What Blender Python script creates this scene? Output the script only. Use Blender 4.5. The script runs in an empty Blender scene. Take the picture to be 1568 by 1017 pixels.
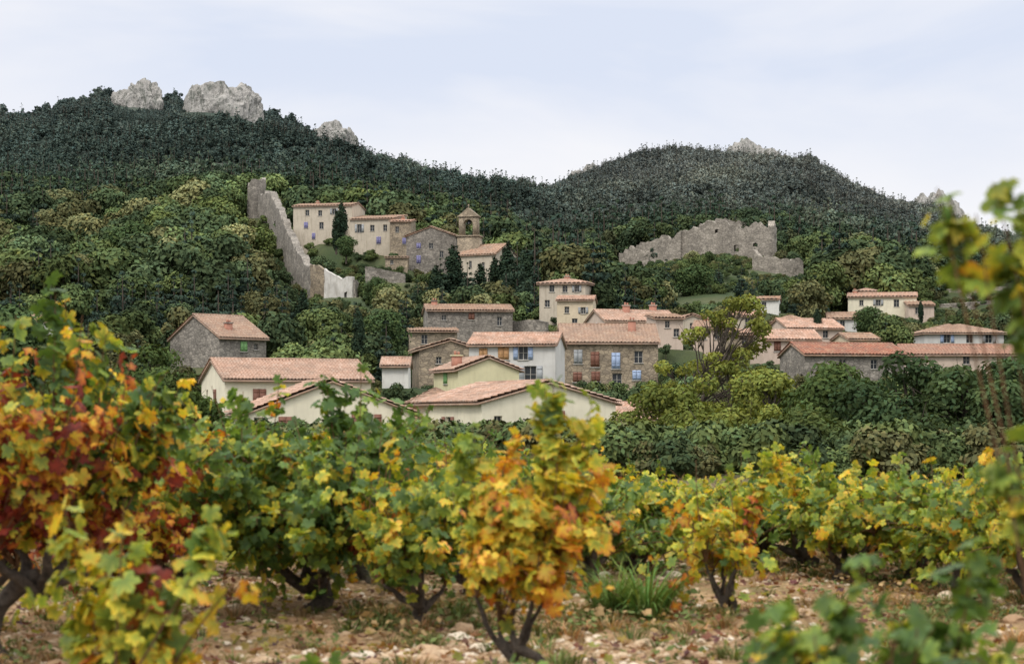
import bpy, math, random, bmesh
import numpy as np
from mathutils import Vector, noise as mnoise
random.seed(3); RNG=np.random.default_rng(7)
scene=bpy.context.scene
F=3050.0; CX=784.0; HY=640.0; EYE=1.3
def X(px,d): return (px-CX)*d/F
def Z(py,d): return EYE+(HY-py)*d/F

# ------------------------------------------------------------ mesh helper
class MB:
    def __init__(s): s.V=[];s.Fc=[];s.C=[];s.n=0
    def add(s,V,Fa,mat=0,C=None):
        V=np.asarray(V,float).reshape(-1,3); Fa=np.asarray(Fa,int)
        s.V.append(V); s.Fc.append((Fa+s.n,mat))
        if C is None: C=np.ones((len(V),3))
        C=np.asarray(C,float)
        if C.ndim==1: C=np.tile(C,(len(V),1))
        s.C.append(C); s.n+=len(V)
    def quad(s,a,b,c,d,mat=0): s.add([a,b,c,d],[[0,1,2,3]],mat)
    def box(s,x0,x1,y0,y1,z0,z1,mat=0):
        v=[(x0,y0,z0),(x1,y0,z0),(x1,y1,z0),(x0,y1,z0),(x0,y0,z1),(x1,y0,z1),(x1,y1,z1),(x0,y1,z1)]
        s.add(v,[[0,3,2,1],[4,5,6,7],[0,1,5,4],[1,2,6,5],[2,3,7,6],[3,0,4,7]],mat)
    def build(s,name,mats,smooth=False):
        me=bpy.data.meshes.new(name)
        V=np.concatenate(s.V); C=np.concatenate(s.C)
        me.vertices.add(len(V)); me.vertices.foreach_set('co',V.ravel())
        loops=np.concatenate([f.ravel() for f,m in s.Fc])
        tot=np.concatenate([np.full(len(f),f.shape[1]) for f,m in s.Fc])
        mi=np.concatenate([np.full(len(f),m) for f,m in s.Fc])
        me.loops.add(len(loops)); me.loops.foreach_set('vertex_index',loops.astype(np.int32))
        me.polygons.add(len(tot))
        st=np.concatenate([[0],np.cumsum(tot)[:-1]])
        me.polygons.foreach_set('loop_start',st.astype(np.int32))
        me.polygons.foreach_set('material_index',mi.astype(np.int32))
        me.update(calc_edges=True); me.validate()
        if smooth: me.polygons.foreach_set('use_smooth',np.ones(len(tot),bool))
        ca=me.color_attributes.new('Col','FLOAT_COLOR','POINT')
        ca.data.foreach_set('color',np.c_[C,np.ones(len(C))].ravel())
        for m in mats: me.materials.append(m)
        return me
def obj(name,me,loc=(0,0,0),rz=0,parent=None,coll=None,scale=1):
    o=bpy.data.objects.new(name,me); o.location=loc; o.rotation_euler=(0,0,rz); o.scale=(scale,)*3
    (coll or scene.collection).objects.link(o)
    if parent: o.parent=parent
    return o

# ------------------------------------------------------------ materials
def newmat(name):
    m=bpy.data.materials.new(name); m.use_nodes=True; nt=m.node_tree; nt.nodes.clear()
    return m,nt,nt.nodes.new('ShaderNodeOutputMaterial')
def mixc(nt,f,a,b,bt='MIX'):
    n=nt.nodes.new('ShaderNodeMix'); n.data_type='RGBA'; n.blend_type=bt
    def put(i,v):
        if isinstance(v,bpy.types.NodeSocket): nt.links.new(v,n.inputs[i])
        elif i==0: n.inputs[0].default_value=v
        else: n.inputs[i].default_value=(*v,1)
    put(0,f);put(6,a);put(7,b)
    return n.outputs[2]
def ramp(nt,fac,stops):
    r=nt.nodes.new('ShaderNodeValToRGB'); nt.links.new(fac,r.inputs[0])
    el=r.color_ramp.elements
    while len(el)<len(stops): el.new(.5)
    for e,(p,c) in zip(el,stops):
        e.position=p; e.color=(*c,1) if len(c)==3 else c
    return r.outputs[0]
def noise(nt,vec,scale,detail=4,rough=.55):
    n=nt.nodes.new('ShaderNodeTexNoise'); n.inputs['Scale'].default_value=scale
    n.inputs['Detail'].default_value=detail; n.inputs['Roughness'].default_value=rough
    if vec is not None: nt.links.new(vec,n.inputs['Vector'])
    return n.outputs['Fac']
def g(v): return (v,v,v)
def finish(nt,out,col,rough=.85,bump=None,bs=.3,bd=.05,spec=.3):
    p=nt.nodes.new('ShaderNodeBsdfPrincipled')
    if isinstance(col,bpy.types.NodeSocket): nt.links.new(col,p.inputs['Base Color'])
    else: p.inputs['Base Color'].default_value=(*col,1)
    p.inputs['Roughness'].default_value=rough; p.inputs['Specular IOR Level'].default_value=spec
    if bump is not None:
        b=nt.nodes.new('ShaderNodeBump'); b.inputs['Strength'].default_value=bs; b.inputs['Distance'].default_value=bd
        nt.links.new(bump,b.inputs['Height']); nt.links.new(b.outputs[0],p.inputs['Normal'])
    nt.links.new(p.outputs[0],out.inputs[0])
def objco(nt): return nt.nodes.new('ShaderNodeTexCoord').outputs['Object']

def plaster(name,c,wear=.55):
    m,nt,out=newmat(name); co=objco(nt)
    n1=noise(nt,co,.5,5); n2=noise(nt,co,3,6,.7)
    mp=nt.nodes.new('ShaderNodeMapping'); mp.inputs['Scale'].default_value=(1.6,1.6,.25); nt.links.new(co,mp.inputs[0]); n3=noise(nt,mp.outputs[0],1.5,5,.7)
    a=mixc(nt,ramp(nt,n1,[(.35,g(0)),(.7,g(1))]),c,tuple(x*.82 for x in c))
    a=mixc(nt,ramp(nt,n3,[(.5,g(0)),(.72,g(wear))]),a,(c[0]*.6,c[1]*.58,c[2]*.55))
    a=mixc(nt,ramp(nt,n2,[(.5,g(0)),(.75,g(wear*.8))]),a,(c[0]*.66,c[1]*.62,c[2]*.58))
    finish(nt,out,a,.9,n2,.3,.03); return m
def stone(name,c1,c2,scale=2.2,dark=.35):
    m,nt,out=newmat(name); co=objco(nt)
    v=nt.nodes.new('ShaderNodeTexVoronoi'); v.inputs['Scale'].default_value=scale
    mp=nt.nodes.new('ShaderNodeMapping'); mp.inputs['Scale'].default_value=(1,1,1.7); nt.links.new(co,mp.inputs[0]); nt.links.new(mp.outputs[0],v.inputs['Vector'])
    sp=nt.nodes.new('ShaderNodeSeparateColor'); nt.links.new(v.outputs['Color'],sp.inputs[0])
    a=mixc(nt,sp.outputs[0],c1,c2)
    n1=noise(nt,co,.35,6,.65)
    a=mixc(nt,ramp(nt,n1,[(.4,g(0)),(.65,g(.75))]),a,tuple(x*dark for x in c1))
    n4=noise(nt,co,.9,6,.7)
    a=mixc(nt,ramp(nt,n4,[(.55,g(0)),(.68,g(.6))]),a,tuple(min(1,x*1.35) for x in c1))
    v2=nt.nodes.new('ShaderNodeTexVoronoi'); v2.feature='DISTANCE_TO_EDGE'; v2.inputs['Scale'].default_value=scale; nt.links.new(mp.outputs[0],v2.inputs['Vector'])
    e=ramp(nt,v2.outputs['Distance'],[(.0,g(.5)),(.1,g(1))])
    a=mixc(nt,1.0,a,e,'MULTIPLY')
    finish(nt,out,a,.95,v2.outputs['Distance'],.6,.08); return m
def rooftile(name,c1,c2,c3):
    m,nt,out=newmat(name); co=objco(nt)
    v=nt.nodes.new('ShaderNodeTexVoronoi'); v.inputs['Scale'].default_value=3.2; nt.links.new(co,v.inputs['Vector'])
    sp=nt.nodes.new('ShaderNodeSeparateColor'); nt.links.new(v.outputs['Color'],sp.inputs[0])
    a=mixc(nt,sp.outputs[0],c1,c2)
    a=mixc(nt,ramp(nt,sp.outputs[1],[(.6,g(0)),(.95,g(.8))]),a,c3)
    n1=noise(nt,co,.7,6,.7)
    a=mixc(nt,ramp(nt,n1,[(.42,g(0)),(.68,g(.7))]),a,(.18,.145,.115))
    oi=nt.nodes.new('ShaderNodeObjectInfo')
    a=mixc(nt,ramp(nt,oi.outputs['Random'],[(0,g(0)),(1,g(.45))]),a,(.34,.24,.18))
    finish(nt,out,a,.9,noise(nt,co,8,3),.3,.03); return m
def flat(name,c,rough=.6):
    m,nt,out=newmat(name); co=objco(nt)
    a=mixc(nt,noise(nt,co,4,5),tuple(x*.75 for x in c),tuple(min(1,x*1.2) for x in c))
    finish(nt,out,a,rough); return m
def bark(name,c):
    m,nt,out=newmat(name); co=objco(nt)
    n=noise(nt,co,14,8,.75)
    a=mixc(nt,ramp(nt,n,[(.35,g(0)),(.65,g(1))]),tuple(x*.35 for x in c),tuple(x*1.4 for x in c))
    finish(nt,out,a,.95,n,1,.04); return m
def foliage(name,color=None,inst=False,trans=.28,gloss=.0):
    m,nt,out=newmat(name)
    at=nt.nodes.new('ShaderNodeAttribute'); at.attribute_name='Col'; c=at.outputs['Color']
    if inst:
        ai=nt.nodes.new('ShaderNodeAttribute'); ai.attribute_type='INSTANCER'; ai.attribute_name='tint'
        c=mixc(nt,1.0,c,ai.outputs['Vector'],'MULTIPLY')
    if color: c=mixc(nt,1.0,c,color,'MULTIPLY')
    if gloss:
        d=nt.nodes.new('ShaderNodeBsdfPrincipled'); d.inputs['Roughness'].default_value=.5
        d.inputs['Specular IOR Level'].default_value=gloss
    else: d=nt.nodes.new('ShaderNodeBsdfDiffuse')
    nt.links.new(c,d.inputs[0])
    if not trans:
        nt.links.new(d.outputs[0],out.inputs[0]); return m
    t=nt.nodes.new('ShaderNodeBsdfTranslucent')
    ct=mixc(nt,1.0,c,(1.3,1.2,.55),'MULTIPLY'); nt.links.new(ct,t.inputs[0])
    mx=nt.nodes.new('ShaderNodeMixShader'); mx.inputs[0].default_value=trans
    nt.links.new(d.outputs[0],mx.inputs[1]); nt.links.new(t.outputs[0],mx.inputs[2]); nt.links.new(mx.outputs[0],out.inputs[0])
    return m
M={}
M['cream']=plaster('cream_plaster',(.80,.73,.56),.3); M['white']=plaster('white_plaster',(.76,.74,.68),.4)
M['ochre']=plaster('ochre_plaster',(.66,.55,.39)); M['salmon']=plaster('salmon_plaster',(.62,.42,.28))
M['pink']=plaster('pink_plaster',(.60,.48,.39)); M['grey']=plaster('grey_plaster',(.62,.60,.56),.4); M['yellow']=plaster('yellow_plaster',(.70,.64,.40),.35)
M['oldpl']=plaster('weathered_render',(.55,.48,.38),.9)
M['stone']=stone('rubble_stone',(.46,.37,.26),(.27,.22,.165)); M['gstone']=stone('grey_stone',(.37,.33,.28),(.20,.18,.155),2)
M['lstone']=stone('ruin_stone',(.42,.37,.31),(.26,.23,.19),1.2,.42)
M['rwhite']=plaster('peeling_limewash',(.64,.61,.56),1.0)
M['roofp']=rooftile('pale_roof_tile',(.58,.36,.26),(.44,.26,.18),(.66,.48,.38))
M['roofo']=rooftile('old_roof_tile',(.42,.26,.17),(.30,.185,.13),(.50,.37,.27))
M['roofr']=rooftile('red_roof_tile',(.38,.16,.10),(.28,.12,.08),(.44,.25,.16))
M['glass']=flat('window_dark',(.035,.04,.045),.25); M['frame']=flat('window_frame',(.45,.42,.37))
M['sgreen']=flat('green_shutter',(.22,.42,.16)); M['sblue']=flat('blue_shutter',(.36,.45,.62)); M['sbrown']=flat('brown_shutter',(.20,.09,.06))
M['sorange']=flat('orange_shutter',(.50,.28,.13)); M['sgrey']=flat('grey_shutter',(.35,.36,.36)); M['spurple']=flat('violet_shutter',(.20,.19,.34))
M['brick']=flat('chimney_brick',(.42,.2,.14),.9); M['wood']=bark('bark_grey',(.085,.068,.052)); M['vbark']=bark('vine_bark',(.10,.08,.062)); M['cane']=bark('vine_cane',(.22,.12,.06))
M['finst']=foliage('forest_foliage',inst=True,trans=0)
M['vleaf']=foliage('vine_leaf',trans=.38,gloss=.3)
M['grass']=foliage('grass_blades',(.13,.22,.06))

# ------------------------------------------------------------ terrain
def vnoise(x,y,seed=0):
    xi=np.floor(x).astype(np.int64); yi=np.floor(y).astype(np.int64); fx=x-xi; fy=y-yi
    fx=fx*fx*(3-2*fx); fy=fy*fy*(3-2*fy)
    def h(a,b):
        n=(a*374761393+b*668265263+seed*1442695041)&0x7fffffff
        n=(n^(n>>13))*1274126177&0x7fffffff
        return ((n^(n>>16))&0xffff)/65535.0
    return (h(xi,yi)*(1-fx)+h(xi+1,yi)*fx)*(1-fy)+(h(xi,yi+1)*(1-fx)+h(xi+1,yi+1)*fx)*fy
def fbm(x,y,o=5,seed=0):
    s=0;a=.5
    for i in range(o): s=s+a*(vnoise(x*2**i,y*2**i,seed+i)-.5)*2; a*=.5
    return s
PC=[-400,0,200,300,400,500,620,750,850,950,1100,1200,1350,1568,1968]
TB=[(100,[685]*15),(130,[672]*15),
 (160,[625]*15),(190,[598]*15),
 (230,[560,565,560,555,560,565,565,560,560,565,565,560,565,565,570]),
 (300,[525,530,515,515,515,500,505,505,505,510,510,505,500,520,530]),
 (350,[500,510,490,480,470,445,440,455,480,480,480,480,485,500,505]),
 (400,[470,475,455,430,400,392,400,430,470,460,440,445,470,490,500]),
 (470,[420,410,385,360,350,372,385,410,455,430,398,415,455,470,480]),
 (560,[350,350,358,355,338,350,365,395,440,410,390,400,440,455,465]),
 (800,[300,312,320,322,318,320,345,375,400,385,372,372,400,428,440]),
 (1100,[240,248,240,235,245,270,300,325,342,325,310,312,350,400,430])]
RX=[-400,0,40,75,110,160,215,245,290,320,370,400,430,480,540,570,640,700,760,830,850,880,930,975,1050,1100,1140,1170,1200,1240,1270,1310,1350,1390,1420,1445,1470,1490,1568,1968]
RY=[150,174,185,170,160,143,145,152,154,152,154,170,185,200,222,245,264,284,301,307,294,275,262,249,245,255,252,252,256,254,272,300,320,335,332,337,352,363,386,430]
def Rof(px): return np.interp(px,[0,600,900,1568],[1400,1500,1850,1850])
PADS=[]
def ground0(x,y):
    x=np.asarray(x,float); y=np.asarray(y,float)
    px=CX+F*x/np.maximum(y,60)
    kd=[np.full_like(x,-200.),np.full_like(x,70.)]; kz=[np.zeros_like(x),np.zeros_like(x)]
    for d,ys in TB:
        kd.append(np.full_like(x,float(d))); kz.append(Z(np.interp(px,PC,ys),d))
    R=Rof(px); kd.append(R); kz.append(Z(np.interp(px,RX,RY),R))
    kd.append(R+500); kz.append(kz[-1]*.35); kd.append(R+9000); kz.append(np.zeros_like(x))
    z=kz[-1].copy()
    for i in range(len(kd)-1):
        t=np.clip((y-kd[i])/(kd[i+1]-kd[i]),0,1)
        m=(y>=kd[i])&(y<kd[i+1]); z=np.where(m,kz[i]*(1-t)+kz[i+1]*t,z)
    amp=np.interp(y,[80,200,500,900,1250],[0,.6,4,30,28])*np.clip((np.abs(y-R)-60)/260,0.06,1)
    return z+amp*fbm(x/130+5,y/190,5,3)
def ground(x,y):
    z=ground0(x,y)
    if PADS:
        sw=np.zeros_like(z); sz=np.zeros_like(z)
        for (hx,hy,hz,r) in PADS:
            w=25*np.exp(-(((x-hx)**2+(y-hy)**2)/(r*r))**2); sw+=w; sz+=w*hz
        z=(z+sz)/(1+sw)
    x=np.asarray(x,float);y=np.asarray(y,float)
    near=np.clip((60-y)/30,0,1)
    return z+near*(.06*fbm(x*1.3,y*1.3,5,9)+.02*fbm(x*7,y*7,3,19))

# ------------------------------------------------------------ houses
PROT=[]
def slope(mb,E0,E1,R1,R0,period):
    E0,E1,R1,R0=[np.array(p,float) for p in (E0,E1,R1,R0)]
    L=np.linalg.norm(E1-E0); S=np.linalg.norm((R0+R1)/2-(E0+E1)/2)
    nu=max(8,int(L/period*4)); nr=max(3,int(S/.42)); hh=np.array([0,.06,.085,.06])[np.arange(nu+1)%4]*(period/.22)**.5
    u=np.linspace(0,1,nu+1)[:,None]
    sag=-.05*np.sin(np.pi*u[:,0])+.03*np.sin(u[:,0]*9+E0[0])
    for r in range(nr):
        rows=[]
        for v,l in ((r/nr,.07),((r+1)/nr,.01)):
            p=(E0*(1-v)+R0*v)*(1-u)+(E1*(1-v)+R1*v)*u
            p=p.copy(); p[:,2]+=hh+l+sag*v+RNG.normal(0,.009,nu+1); rows.append(p)
        lip=rows[0].copy(); lip[:,2]-=.08
        V=np.concatenate([lip]+rows); i=np.arange(nu); n=nu+1
        Fa=np.concatenate([np.c_[i,i+1,i+1+n,i+n],np.c_[i+n,i+1+n,i+1+2*n,i+2*n]])
        mb.add(V,Fa,0)
    q=[E0,E1,R1,R0]; up=[p-np.array([0,0,.09]) for p in q]; lo=[p-np.array([0,0,.2]) for p in q]; V=up+lo
    mb.add(V,[[0,1,2,3],[7,6,5,4],[0,4,5,1],[1,5,6,2],[2,6,7,3],[3,7,4,0]],1)
def H(name,x0,x1,yE,yB,d,dep,roof,rh,yaw,wall,rm,wins=(),chim=(),prot=None):
    k=d/F; ya=math.radians(yaw); w=(x1-x0)*k/math.cos(ya); h=(yB-yE)*k
    hx=X((x0+x1)/2,d); hz=Z(yB,d)
    root=bpy.data.objects.new(name,None); root.empty_display_size=.5; root.location=(hx,d,hz); root.rotation_euler=(0,0,ya); scene.collection.objects.link(root)
    c,s=math.cos(ya),math.sin(ya)
    PADS.append((hx-s*dep/2,d+c*dep/2,hz-.15,max(w,dep)*.62))
    PROT.append((x0-(math.sin(ya)*dep/k if yaw>0 else 0),x1+(-math.sin(ya)*dep/k if yaw<0 else 0),yE-rh/k,yB-.25*(yB-yE),d)) if prot is None else PROT.append((*prot,d))
    faces={'F':((-w/2,0),(1,0),(0,-1),w),'R':((w/2,0),(0,1),(1,0),dep),'B':((w/2,dep),(-1,0),(0,1),w),'L':((-w/2,dep),(0,-1),(-1,0),dep)}
    wl=MB();wn=MB();sh={}
    holes={f:[] for f in faces}
    for q in wins:
        if q[0]=='P': f='F'; u=(q[1]-x0)/(x1-x0)*w; v=(yB-q[2])*k
        else: f=q[0]; u=q[1]*faces[f][3]; v=q[2]
        holes[f].append((u-q[3]/2,u+q[3]/2,v-q[4]/2,v+q[4]/2,q[5] if len(q)>5 else None,q[6] if len(q)>6 else 0))
    for f,(o,ux,n,W) in faces.items():
        P=lambda u,v,i=0.: (o[0]+ux[0]*u-n[0]*i,o[1]+ux[1]*u-n[1]*i,v)
        hs=[q for q in holes[f] if q[0]>.05 and q[1]<W-.05 and q[3]<h-.05]
        us=sorted({0.,W,*[q[0] for q in hs],*[q[1] for q in hs]}); vs=sorted({-5.,0.,h,*[q[2] for q in hs],*[q[3] for q in hs]})
        for a,b in zip(us,us[1:]):
            for e,t in zip(vs,vs[1:]):
                um,vm=(a+b)/2,(e+t)/2
                if any(q[0]<um<q[1] and q[2]<vm<q[3] for q in hs): continue
                wl.quad(P(a,e),P(b,e),P(b,t),P(a,t))
        for a,b,e,t,st,closed in hs:
            D=.22
            wl.quad(P(a,e),P(a,e,D),P(a,t,D),P(a,t));wl.quad(P(b,e),P(b,t),P(b,t,D),P(b,e,D))
            wl.quad(P(a,e),P(b,e),P(b,e,D),P(a,e,D));wl.quad(P(a,t),P(a,t,D),P(b,t,D),P(b,t))
            wn.quad(P(a,e,D-.01),P(b,e,D-.01),P(b,t,D-.01),P(a,t,D-.01),0)
            for (ua,ub,va,vb) in ((a,a+.05,e,t),(b-.05,b,e,t),((a+b)/2-.025,(a+b)/2+.025,e,t),(a+.05,b-.05,t-.05,t),(a+.05,b-.05,(e+t)/2-.015,(e+t)/2+.015)):
                wn.quad(P(ua,va,D-.05),P(ub,va,D-.05),P(ub,vb,D-.05),P(ua,vb,D-.05),1)
            A=P(a-.08,e-.1,-.08);B=P(b+.08,e-.02,.05)
            wn.box(min(A[0],B[0]),max(A[0],B[0]),min(A[1],B[1]),max(A[1],B[1]),A[2],B[2],1)
            if st:
                m=sh.setdefault(st,MB()); hw=(b-a)/2
                rng=((a,(a+b)/2-.01),((a+b)/2+.01,b)) if closed else ((a-hw-.02,a-.02),(b+.02,b+hw+.02))
                for (ua,ub) in rng:
                    A=P(ua,e,-.07);B=P(ub,t,-.03)
                    m.box(min(A[0],B[0]),max(A[0],B[0]),min(A[1],B[1]),max(A[1],B[1]),e,t)
                    for j in (.18,.8):
                        A=P(ua+.03,e,-.09);B=P(ub-.03,t,-.07); zz=e+(t-e)*j
                        m.box(min(A[0],B[0]),max(A[0],B[0]),min(A[1],B[1]),max(A[1],B[1]),zz,zz+.08)
    rf=MB(); o=.35; per=.24 if d<170 else (.34 if d<260 else .6)
    a,b=-w/2,w/2
    if roof=='gx':
        s_=rh/(dep/2); ze=h-o*s_+.08; zr=h+rh+.08
        wl.add([(a,0,h),(a,dep,h),(a,dep/2,h+rh),(b,0,h),(b,dep,h),(b,dep/2,h+rh)],[[1,0,2],[3,4,5]])
        slope(rf,(a-.2,-o,ze),(b+.2,-o,ze),(b+.2,dep/2,zr),(a-.2,dep/2,zr),per)
        slope(rf,(b+.2,dep+o,ze),(a-.2,dep+o,ze),(a-.2,dep/2,zr),(b+.2,dep/2,zr),per)
        rf.box(a-.2,b+.2,dep/2-.1,dep/2+.1,zr-.05,zr+.11,0)
    elif roof=='gy':
        s_=rh/(w/2); ze=h-o*s_+.08; zr=h+rh+.08
        wl.add([(a,0,h),(b,0,h),(0,0,h+rh),(a,dep,h),(b,dep,h),(0,dep,h+rh)],[[0,1,2],[4,3,5]])
        slope(rf,(a-o,dep+.2,ze),(a-o,-.2,ze),(0,-.2,zr),(0,dep+.2,zr),per)
        slope(rf,(b+o,-.2,ze),(b+o,dep+.2,ze),(0,dep+.2,zr),(0,-.2,zr),per)
        rf.box(-.1,.1,-.2,dep+.2,zr-.05,zr+.11,0)
    elif roof=='hip':
        r=min(w,dep)/2; ze=h-.05; zr=h+rh
        if w>=dep: q0,q1=(a+r,dep/2,zr),(b-r-.001,dep/2,zr)
        else: q0,q1=(0,r,zr),(0,dep-r,zr)
        A,B,C,D=(a-o,-o,ze),(b+o,-o,ze),(b+o,dep+o,ze),(a-o,dep+o,ze)
        if w>=dep:
            slope(rf,A,B,q1,q0,per);slope(rf,C,D,q0,q1,per);slope(rf,B,C,q1,q1,per);slope(rf,D,A,q0,q0,per)
        else:
            slope(rf,A,B,q0,q0,per);slope(rf,C,D,q1,q1,per);slope(rf,B,C,q1,q0,per);slope(rf,D,A,q0,q1,per)
    elif roof=='sf':
        s_=rh/dep
        wl.add([(a,0,h),(a,dep,h),(a,dep,h+rh),(b,0,h),(b,dep,h),(b,dep,h+rh)],[[1,0,2],[3,4,5]])
        wl.quad((b,dep,h),(a,dep,h),(a,dep,h+rh),(b,dep,h+rh))
        slope(rf,(a-.2,-o,h-o*s_+.08),(b+.2,-o,h-o*s_+.08),(b+.2,dep+.2,h+rh+.08+.2*s_),(a-.2,dep+.2,h+rh+.08+.2*s_),per)
    obj('walls',wl.build(name+'_walls',[M[wall]]),parent=root)
    obj('roof',rf.build(name+'_roof',[M[rm],M['roofo']]),parent=root)
    if wn.n: obj('windows',wn.build(name+'_windows',[M['glass'],M['frame']]),parent=root)
    for st,m in sh.items(): obj('shutters_'+st,m.build(name+'_shutters',[M[st]]),parent=root)
    for (fx,fy,hh) in chim:
        cm=MB(); cx=a+fx*w; cy=fy*dep
        cm.box(cx-.35,cx+.35,cy-.25,cy+.25,h,h+rh+hh,0); cm.box(cx-.42,cx+.42,cy-.32,cy+.32,h+rh+hh+.002,h+rh+hh+.1,1)
        cm.box(cx-.2,cx-.05,cy-.1,cy+.1,h+rh+hh+.1,h+rh+hh+.4,0); cm.box(cx+.08,cx+.22,cy-.1,cy+.1,h+rh+hh+.1,h+rh+hh+.35,0)
        obj('chimney',cm.build(name+'_chimney',[M['brick'],M[wall]]),parent=root)
    return root

# nearest houses
H('farmhouse',350,565,581,680,135,8,'gx',1.35,20,'cream','roofp',
  [('L',.6,3.1,.7,1.2,'sbrown',1),('L',.25,3.1,.6,1.2),('P',400,610,.9,1.2,'sbrown',1)])
H('village_house',385,632,632,705,120,8,'gy',1.9,16,'cream','roofp',[('P',403,655,.8,1.2),('P',440,655,.9,1.3,'sbrown',1),('P',560,650,.9,1.2,'sbrown')])
H('village_house',738,945,616,705,115,10,'gy',1.15,24,'cream','roofp',[('P',855,652,.8,1.7,'sbrown',1),('P',763,648,.5,.8),('P',905,668,.7,.9),('L',.5,1.9,.9,1.2,'sbrown')])
H('village_house',632,705,617,665,128,5,'hip',.9,5,'salmon','roofo',[('P',650,640,.5,.8)])
H('village_house',702,795,566,620,150,6,'gy',.9,20,'yellow','roofp',[('P',727,576,.75,.9,'sgreen',1),('L',.5,2.1,.8,1.0,'sgreen',1)],[(.1,.3,.1)])
H('village_house',585,625,560,590,160,4,'gx',.6,0,'white','roofp')
H('town_house',718,850,528,595,165,7,'gx',1.0,-8,'grey','roofp',[('P',771,541,.9,1.1,'sorange',1),('P',801,541,.8,1.1,'sblue'),('P',740,541,.7,.8,'sorange',1),('P',812,574,1.,1.4,'sgrey'),('P',760,574,.9,1.2)])
H('stone_house',862,1008,524,600,185,7,'gx',1.7,3,'stone','roofo',
  [('P',885,547,.8,1.3,'sgrey',1),('P',911,551,.8,1.4,'sbrown',1),('P',943,553,.8,1.5,'sblue',1),('P',978,547,.8,1.1),('P',884,578,.8,.9,'sbrown',1),('P',912,577,.8,.9,'sbrown',1),('P',945,582,.9,1.2),('P',975,575,.8,.9,'sblue',1)],[(.75,.3,.3)])
H('town_house',1004,1046,488,530,200,6,'sf',.6,5,'pink','roofo',[('P',1022,497,.5,.7),('P',1036,510,.6,.8)])
H('town_house',926,1040,492,530,218,7,'gx',1.25,16,'pink','roofp',[('L',.5,2.,.8,1.2,'sgrey'),('P',960,505,.7,1.),('P',990,505,.7,1.)],[(.4,.4,.5),(.8,.5,.6)])
H('stone_house',655,785,476,525,232,8,'gx',.8,6,'gstone','roofo',[('P',680,487,.6,.6),('P',722,485,.7,.8,'sbrown',1),('P',765,492,.6,1.)],[(.1,.4,.4)])
H('stone_barn',628,700,508,545,222,5,'sf',.5,6,'stone','roofo',[('P',650,520,.7,1.)])
H('stone_house',642,738,536,590,176,7,'gy',.85,8,'stone','roofo',[('P',672,552,.5,.6),('P',705,552,.6,.8,'sbrown',1)])
H('tower_house',853,908,460,515,250,6,'gx',.6,-6,'ochre','roofp',[('P',868,475,.6,.8),('P',893,476,.6,.8,'sgrey'),('P',880,495,.7,1.1)])
H('tower_house',826,896,434,490,264,6,'hip',.7,-14,'oldpl','roofp',[('P',845,442,.7,.9),('P',865,443,.7,.9),('P',883,443,.6,.9,'sgrey'),('P',838,465,.7,.9)],[(.5,.5,.3)])
H('stone_house',340,404,517,560,200,9,'gx',2.3,42,'gstone','roofo',[('P',373,531,.8,1.,'sgreen',1),('P',390,531,.5,.6)],[(.35,.15,-.9),(.12,.7,-.6)])
H('cottage',42,108,492,515,250,5,'gx',.9,0,'white','roofp',[('P',60,500,.7,.9)])
H('village_house',948,1012,642,700,120,6,'gx',.9,5,'white','roofp',[('P',975,660,.8,1.)])
H('village_house',1022,1075,692,720,118,5,'gx',.5,0,'white','roofp')
# upper village
H('manor_house',448,540,316,372,392,9,'gx',.8,-12,'oldpl','roofo',[('P',470,326,.8,1.1),('P',490,327,.8,1.1),('P',512,325,.8,1.1,'sgrey'),('P',468,345,.8,1.2,'spurple',1),('P',492,346,.9,1.3),('P',517,348,.9,1.4),('P',480,362,.7,1.2,'spurple',1)],[(.3,.5,.4)])
H('manor_house',535,605,336,388,388,8,'sf',1.3,-14,'oldpl','roofo',[('P',550,350,.9,1.6,'sgrey'),('P',570,350,.9,1.2),('P',590,350,.8,1.2),('P',580,369,.9,1.4,'spurple',1)])
H('manor_house',597,629,340,392,382,7,'sf',.9,-5,'stone','roofp',[('P',608,352,.7,1.1),('P',619,370,.7,1.2,'spurple',1)],[(.5,.5,.2)])
H('stone_house',622,698,362,424,368,8,'gy',1.7,-6,'gstone','roofo',[('P',641,377,.8,1.0,'spurple',1),('P',660,377,.8,1.0),('P',641,398,.8,1.5,'spurple',1),('P',676,390,.7,1.2)])
H('chapel',700,760,390,436,360,7,'gx',1.9,-32,'oldpl','roofo',[('R',.5,3.2,.9,1.6),('P',720,405,.6,1.2),('P',740,408,.6,1.2)],prot=(698,776,365,425))
H('village_house',590,624,395,410,362,5,'sf',.4,0,'stone','roofo',[('P',600,402,.6,.7)])
# right hand village
H('country_house',1300,1402,455,482,330,8,'gx',.8,-10,'cream','roofp',[('P',1320,464,.7,.9),('P',1345,464,.8,1.,'sgrey'),('P',1372,465,.9,1.2),('R',.5,1.6,.9,1.2)],[(.1,.4,.4)])
H('country_house',1392,1430,468,492,322,7,'sf',.9,-6,'pink','roofo',[('P',1405,476,.7,1.)])
H('tower_house',1315,1340,446,462,335,4,'hip',.4,0,'cream','roofp')
H('village_house',1415,1538,510,535,232,8,'hip',1.1,4,'grey','roofo',[('P',1450,519,.8,1.,'sblue'),('P',1485,519,.8,1.),('P',1515,519,.8,1.,'sgrey')])
H('stone_house',1230,1388,543,580,190,7,'gx',1.1,12,'gstone','roofr',[('P',1290,558,.7,.9),('P',1340,558,.7,.9)])
H('village_house',1385,1580,543,572,202,6,'gx',1.0,0,'pink','roofr',[('P',1480,552,.7,.8)])
H('village_house',1168,1256,520,552,206,6,'gx',1.0,6,'pink','roofp',[('P',1190,531,.7,1.,'sbrown',1),('P',1230,531,.7,1.)])
H('village_house',1205,1292,503,530,238,7,'gx',1.2,14,'pink','roofp',[('P',1265,512,.7,.9)])
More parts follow.
